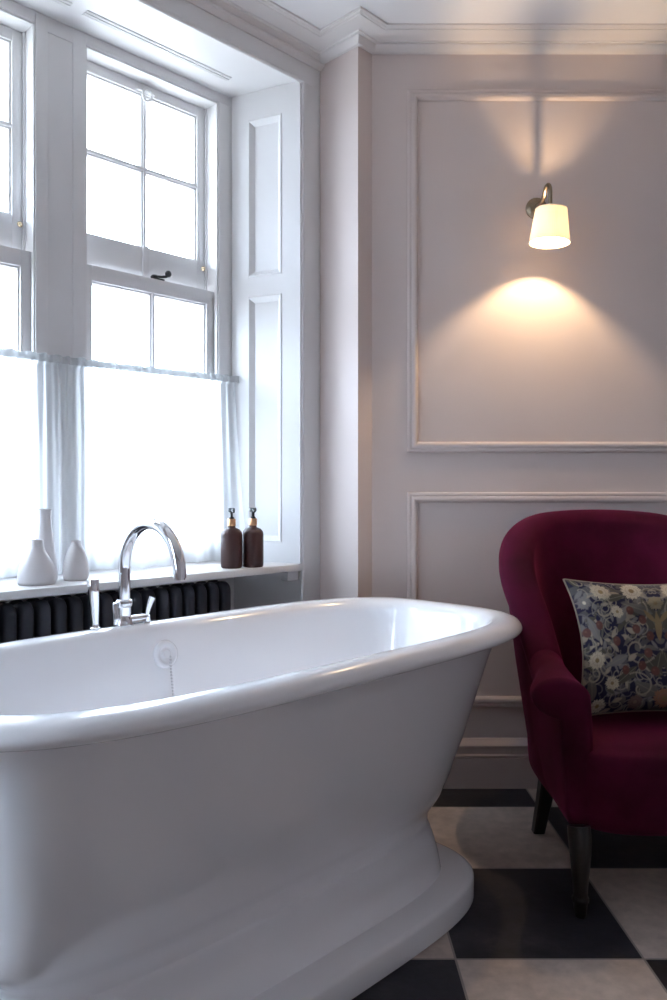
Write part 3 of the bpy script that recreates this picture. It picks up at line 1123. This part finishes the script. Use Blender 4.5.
arm_loops = front_cap(secs[0]) + secs[:JOIN + 1]
back_loops = secs[JOIN:] + [mir(s_) for s_ in secs[JOIN:-1][::-1]]
MB().loft(back_loops, True, True).build('backrest', M['velvet'], chair, ang=70)
MB().loft(arm_loops, True, True).build('arm', M['velvet'], chair, ang=70)
MB().loft([mir(s_) for s_ in arm_loops], True, True).build('arm', M['velvet'], chair, ang=70)


def dplan(a, yf, yb, n, z, N=120, crown=0.0):
    out = []
    for k in range(N):
        t = 2 * PI * k / N
        c, s_ = math.cos(t), math.sin(t)
        q = (abs(c) ** n + abs(s_) ** n) ** (-1 / n)
        y = q * s_
        yy = (yf + yb) / 2 + (yb - yf) / 2 * y
        w = a if y < 0 else a * (1 - .16 * y * y)
        out.append((w * q * c, yy, z))
    return out


seat = []
for ins, z in ((.022, ZB - .004), (.008, ZB - .001), (.002, ZB + .008), (0, ZB + .03), (-.003, .29), (-.004, .34), (-.001, .368), (.008, .374), (.022, .382), (.042, .388), (.075, .392), (.12, .394), (.18, .395), (.24, .395)):
    seat.append(dplan(.298 - ins, -.372 + ins, .285 - ins, 5.0 if ins < .05 else 4, z))
MB().loft(seat).build('seat', M['velvet'], chair, ang=70)
# front legs: turned cabriole with carved knee and slim ankle; rear legs: square sabre
for sx in (-1, 1):
    pth, rads = [], []
    for z, dy, r_ in ((.205, .012, .026), (.19, .008, .027), (.17, .002, .0265), (.145, -.004, .0245), (.115, -.006, .0215), (.085, -.004, .0185), (.060, -.001, .0165),
                      (.047, 0, .0165), (.042, 0, .0195), (.036, 0, .0195), (.030, 0, .0165), (.018, -.001, .0150), (.004, -.002, .0135), (0, -.002, .0125)):
        pth.append((sx * (.288 + .35 * max(0, -dy)), -.352 + dy, z))
        rads.append(r_)
    MB().tube(pth, rads, 24, up=(1, 0, 0)).build('leg', M['darkwood'], chair, ang=40)
    lp = []
    for z, dy, w in ((.215, .035, .021), (.16, .045, .0205), (.10, .062, .019), (.05, .080, .0175), (0, .098, .016)):
        cx_, cy_ = sx * (.250 + .012 * (1 - z / .2)), dy
        lp.append([(cx_ + a * w, cy_ + b * w, z) for a, b in ((-1, -.8), (-.8, -1), (.8, -1), (1, -.8), (1, .8), (.8, 1), (-.8, 1), (-1, .8))])
    MB().loft(lp).build('leg', M['ebony'], chair, ang=40)

# ------------------------------------------------------------------ printed cushion
cush = thing('cushion', 'navy cushion with cream and rust botanical print on the burgundy armchair', 'cushion', (.889, 2.100, .398))
NX, NY = 270, 200
HW, HH, TH = .217, .181, .066


def print_raster():
    W_, H_ = NX, NY
    X, Y = np.meshgrid(np.linspace(-1, 1, W_), np.linspace(0, 1, H_) * 1.0)
    X = X * HW / HH                      # both axes in the same unit
    Y = (Y * 2 - 1)
    img = np.zeros((H_, W_, 3))
    img[:] = (.017, .014, .034)
    AXM = np.abs(X)                      # mirrored about the middle

    def over(mask, col, a=1.0):
        mm_ = np.clip(mask, 0, 1)[..., None] * a
        img[:] = img * (1 - mm_) + np.array(col) * mm_

    def sd(d, w=.012):
        return np.clip(.5 - d / w, 0, 1)

    def leaf(cx_, cy_, ang, ln, wd, col, vein=None):
        dx, dy = AXM - cx_, Y - cy_
        a = dx * math.cos(ang) + dy * math.sin(ang)
        b = -dx * math.sin(ang) + dy * math.cos(ang)
        s_ = np.clip(a / ln, 0, 1)
        half_ = wd * np.sin(PI * s_ ** .8)
        dd = np.abs(b) - half_
        dd = np.where((a < 0) | (a > ln), .1, dd)
        over(sd(dd), col)
        if vein:
            over(sd(np.where((a < .02) | (a > ln * .9), .1, np.abs(b) - .004), .008), vein, .8)

    def flower(cx_, cy_, r, n, col, mid, rot=0.0):
        dx, dy = AXM - cx_, Y - cy_
        rr = np.hypot(dx, dy)
        th = np.arctan2(dy, dx) + rot
        pet = r * (.74 + .20 * np.abs(np.cos(n * th / 2)) + .07 * np.cos(3 * n * th + 1) + .05 * np.sin(2 * th + cx_ * 9))
        over(sd(rr - pet), col)
        over(sd(np.where(rr > pet * .95, .1, np.abs(np.sin(n * th / 2)) * rr - .006), .012), (.13, .10, .085), .7)
        over(sd(np.abs(rr - r * .52) - r * .03), (.20, .155, .12), .6)
        over(sd(rr - r * .24), mid)

    def berry(cx_, cy_, r):
        dx, dy = AXM - cx_, Y - cy_
        over(sd(np.hypot(dx, dy * .85) - r), (.105, .043, .034))
        over(sd(np.hypot(dx - r * .3, dy - r * .3) - r * .25), (.19, .09, .065), .5)

    def curl(cx_, cy_, r0, r1, t0, t1, w, col):
        ts = np.linspace(t0, t1, 46)
        rs = np.linspace(r0, r1, 46)
        d_ = np.full(X.shape, 9.)
        for t, r in zip(ts, rs):
            d_ = np.minimum(d_, np.hypot(AXM - cx_ - r * math.cos(t), Y - cy_ - r * math.sin(t)))
        over(sd(d_ - w, .014), col)
    tan, olive, sage, grey, cream, gold = (.26, .21, .155), (.070, .060, .046), (.105, .094, .080), (.150, .135, .128), (.46, .39, .29), (.20, .135, .065)
    rg = np.random.default_rng(3)
    # small scattered foliage first
    for _ in range(300):
        leaf(rg.uniform(0, 1.3), rg.uniform(-1.05, 1.05), rg.uniform(0, 2 * PI), rg.uniform(.10, .24), rg.uniform(.02, .045),
             [olive, sage, grey, (.075, .066, .068), tan][rg.integers(5)], None)
    for _ in range(70):
        s_ = rg.choice([-1, 1])
        t0 = rg.uniform(0, 2 * PI)
        curl(rg.uniform(0, 1.2), rg.uniform(-1, 1), rg.uniform(.10, .24), .02, t0, t0 + s_ * rg.uniform(3, 7), .0065, (.27, .23, .175) if rg.random() < .6 else grey)
    # large leaves either side of the middle stem
    for cx_, cy_, a_, ln, wd, c in ((.02, .20, 1.25, .55, .10, olive), (.05, .45, .35, .50, .08, sage), (.03, -.45, .9, .42, .08, olive), (.05, -.75, .5, .45, .09, sage),
                                    (.62, .30, 2.2, .36, .07, grey), (.95, .05, 1.2, .40, .07, grey), (.70, -.55, 2.5, .42, .075, olive), (1.05, -.80, 1.4, .36, .07, sage),
                                    (.50, -.15, -.4, .42, .065, grey), (.45, .75, -.3, .35, .06, olive), (.02, -.1, -1.3, .4, .07, olive)):
        leaf(cx_, cy_, a_, ln, wd, c, (.20, .18, .13))
    for a in ((.36, .46, .26, .05, 2.4, 7.2), (.34, -.06, .24, .04, -2.6, 2.8), (.84, .52, .26, .05, .5, 6.0), (.82, -.25, .27, .04, 3.3, 9.0), (.36, -.62, .24, .04, 1.0, 6.5), (1.1, -.45, .2, .03, 0, 6)):
        curl(*a[:6], .0125, tan)
    for a in ((.30, .84, .165, 13, cream, gold), (.78, .80, .15, 11, (.36, .30, .22), gold), (1.08, .62, .11, 7, grey, cream), (.60, .48, .10, 7, (.40, .33, .24), gold),
              (1.02, -.22, .14, 12, (.44, .36, .26), gold), (.78, -.55, .11, 7, (.40, .33, .23), gold), (.0, -.80, .17, 9, (.24, .12, .07), gold), (.42, -.85, .12, 7, (.13, .085, .07), (.2, .14, .1)),
              (.96, -.88, .12, 6, (.40, .34, .26), gold), (.0, .62, .12, 7, (.22, .17, .10), gold)):
        flower(*a)
    for cx_, cy_ in ((.22, .36), (.34, .22), (.14, .12), (.40, .50), (.20, -.12), (.30, -.30), (.12, -.38), (.92, .28), (1.14, .18), (.66, .05), (.56, -.36)):
        berry(cx_, cy_, .058)
    leaf(.0, .05, 1.57, .45, .05, gold)
    leaf(.03, .32, .9, .26, .035, gold)
    return np.clip(img, 0, 1)


img = print_raster()
cb = bmesh.new()
cl = []
rows = {}


def cushion_pt(i, j, side):
    s_ = 2 * i / (NX - 1) - 1
    t_ = 2 * j / (NY - 1) - 1
    # corners stick out as ears, edges pull in
    x = HW * s_ * (1 - .165 * (1 - t_ * t_) * abs(s_) ** 1.5)
    z = HH * t_ * (1 - .095 * (1 - s_ * s_) * abs(t_) ** 1.5)
    fx = max(0.0, 1 - s_ ** 4) ** .55
    fz = max(0.0, 1 - t_ ** 4) ** .55
    th = TH * (fx * fz) ** .9
    wr = .0026 * math.sin(9 * s_ + 5 * t_) * fx * fz + .0018 * math.sin(17 * t_ - 8 * s_) * fx * fz
    return (x, side * th + wr, z)


for side in (-1, 1):
    for j in range(NY):
        for i in range(NX):
            edge = i in (0, NX - 1) or j in (0, NY - 1)
            if side == 1 and edge:
                rows[(1, i, j)] = rows[(-1, i, j)]
                continue
            rows[(side, i, j)] = cb.verts.new(cushion_pt(i, j, side))
            cl.append(img[j, i])
for side in (-1, 1):
    for j in range(NY - 1):
        for i in range(NX - 1):
            q = [rows[(side, i, j)], rows[(side, i + 1, j)], rows[(side, i + 1, j + 1)], rows[(side, i, j + 1)]]
            cb.faces.new(q if side == -1 else q[::-1])
LEAN = math.radians(-16)
cmx = Matrix.Translation((0, .012, HH * .985)) @ Matrix.Rotation(LEAN, 4, 'X')
bmesh.ops.transform(cb, matrix=cmx, verts=cb.verts)
cm = MB()
cm.bm.free()
cm.bm = cb
cov = cm.build('cover', M['print'], cush, ang=180)
at = cov.data.color_attributes.new('print', 'FLOAT_COLOR', 'POINT')
buf = np.ones((len(cov.data.vertices), 4), np.float32)
buf[:, :3] = np.array(cl)
at.data.foreach_set('color', buf.ravel())
edge_pts = [cushion_pt(i, 0, -1) for i in range(0, NX - 1, 3)] + [cushion_pt(NX - 1, j, -1) for j in range(0, NY - 1, 3)] + \
           [cushion_pt(i, NY - 1, -1) for i in range(NX - 1, 0, -3)] + [cushion_pt(0, j, -1) for j in range(NY - 1, 0, -3)]
pm = MB().tube([cmx @ Vector(p) for p in edge_pts], .0030, 8, closed=True)
pm.build('piping', M['piping'], cush, ang=180)

# ------------------------------------------------------------------ light: overcast sky through the windows, the wall lamp's bulb
w = bpy.data.worlds.new('overcast')
scn.world = w
w.use_nodes = True
nt = w.node_tree
nt.nodes.clear()
wo = nt.nodes.new('ShaderNodeOutputWorld')
bg = nt.nodes.new('ShaderNodeBackground')
tc = nt.nodes.new('ShaderNodeTexCoord')
sp = nt.nodes.new('ShaderNodeSeparateXYZ')
rp = nt.nodes.new('ShaderNodeValToRGB')
SKY = [(0, .20), (.485, .22), (.515, .62), (.75, .95), (1.0, 1.2)]
while len(rp.color_ramp.elements) < len(SKY):
    rp.color_ramp.elements.new(.5)
for e, (p_, l_) in zip(rp.color_ramp.elements, SKY):
    e.position = p_
    e.color = (l_ * .66, l_ * .79, l_ * .98, 1) if p_ > .5 else (l_ * .84, l_ * .92, l_, 1)
mr = nt.nodes.new('ShaderNodeMapRange')
mr.inputs['From Min'].default_value = -1
nt.links.new(tc.outputs['Generated'], sp.inputs[0])
nt.links.new(sp.outputs[2], mr.inputs['Value'])
nt.links.new(mr.outputs[0], rp.inputs[0])
nt.links.new(rp.outputs[0], bg.inputs[0])
bg.inputs[1].default_value = 34
nt.links.new(bg.outputs[0], wo.inputs[0])
# sampling portals in the two openings
spots = [(wpt((a + b) / 2, .46, 1.55), (.70711, -.70711, 0), b - a) for a, b in ((-1.401, MU0), (MU1, -.236))]
spots += [(Vector((XL - .46, (a + b) / 2, 1.55)), (1, 0, 0), b - a) for a, b in ((.300, .804),)]
for p_, d_, w_ in spots:
    ld = bpy.data.lights.new('window_portal', 'AREA')
    ld.shape = 'RECTANGLE'
    ld.size = w_
    ld.size_y = 1.6
    ld.cycles.is_portal = True
    lo = bpy.data.objects.new('window_portal', ld)
    COL.objects.link(lo)
    lo.location = p_
    lo.rotation_euler = Vector(d_).to_track_quat('-Z', 'Z').to_euler()

# ------------------------------------------------------------------ camera and view
cam = bpy.data.cameras.new('camera')
cam.sensor_width = 36
cam.sensor_fit = 'AUTO'
cam.lens = 790 / 1000 * 36
cam.shift_x = (333.5 - 318) / 1000
cam.shift_y = -(500 - 488) / 1000
cam.clip_start = .02
co = bpy.data.objects.new('camera', cam)
COL.objects.link(co)
co.location = (0, 0, 1.0)
co.rotation_euler = (PI / 2, 0, 0)
scn.camera = co
vs = scn.view_settings
vs.view_transform = 'Standard'
vs.look = 'None'
vs.gamma = 1
vs.use_curve_mapping = False
vs.exposure = 0.16
scn.cycles.use_denoising = True
scn.cycles.max_bounces = 14
scn.cycles.diffuse_bounces = 8
scn.cycles.transparent_max_bounces = 16
scn.cycles.sample_clamp_indirect = 8
scn.cycles.use_adaptive_sampling = False
scn.cycles.caustics_reflective = False
scn.cycles.caustics_refractive = False
scn.cycles.blur_glossy = 1.0
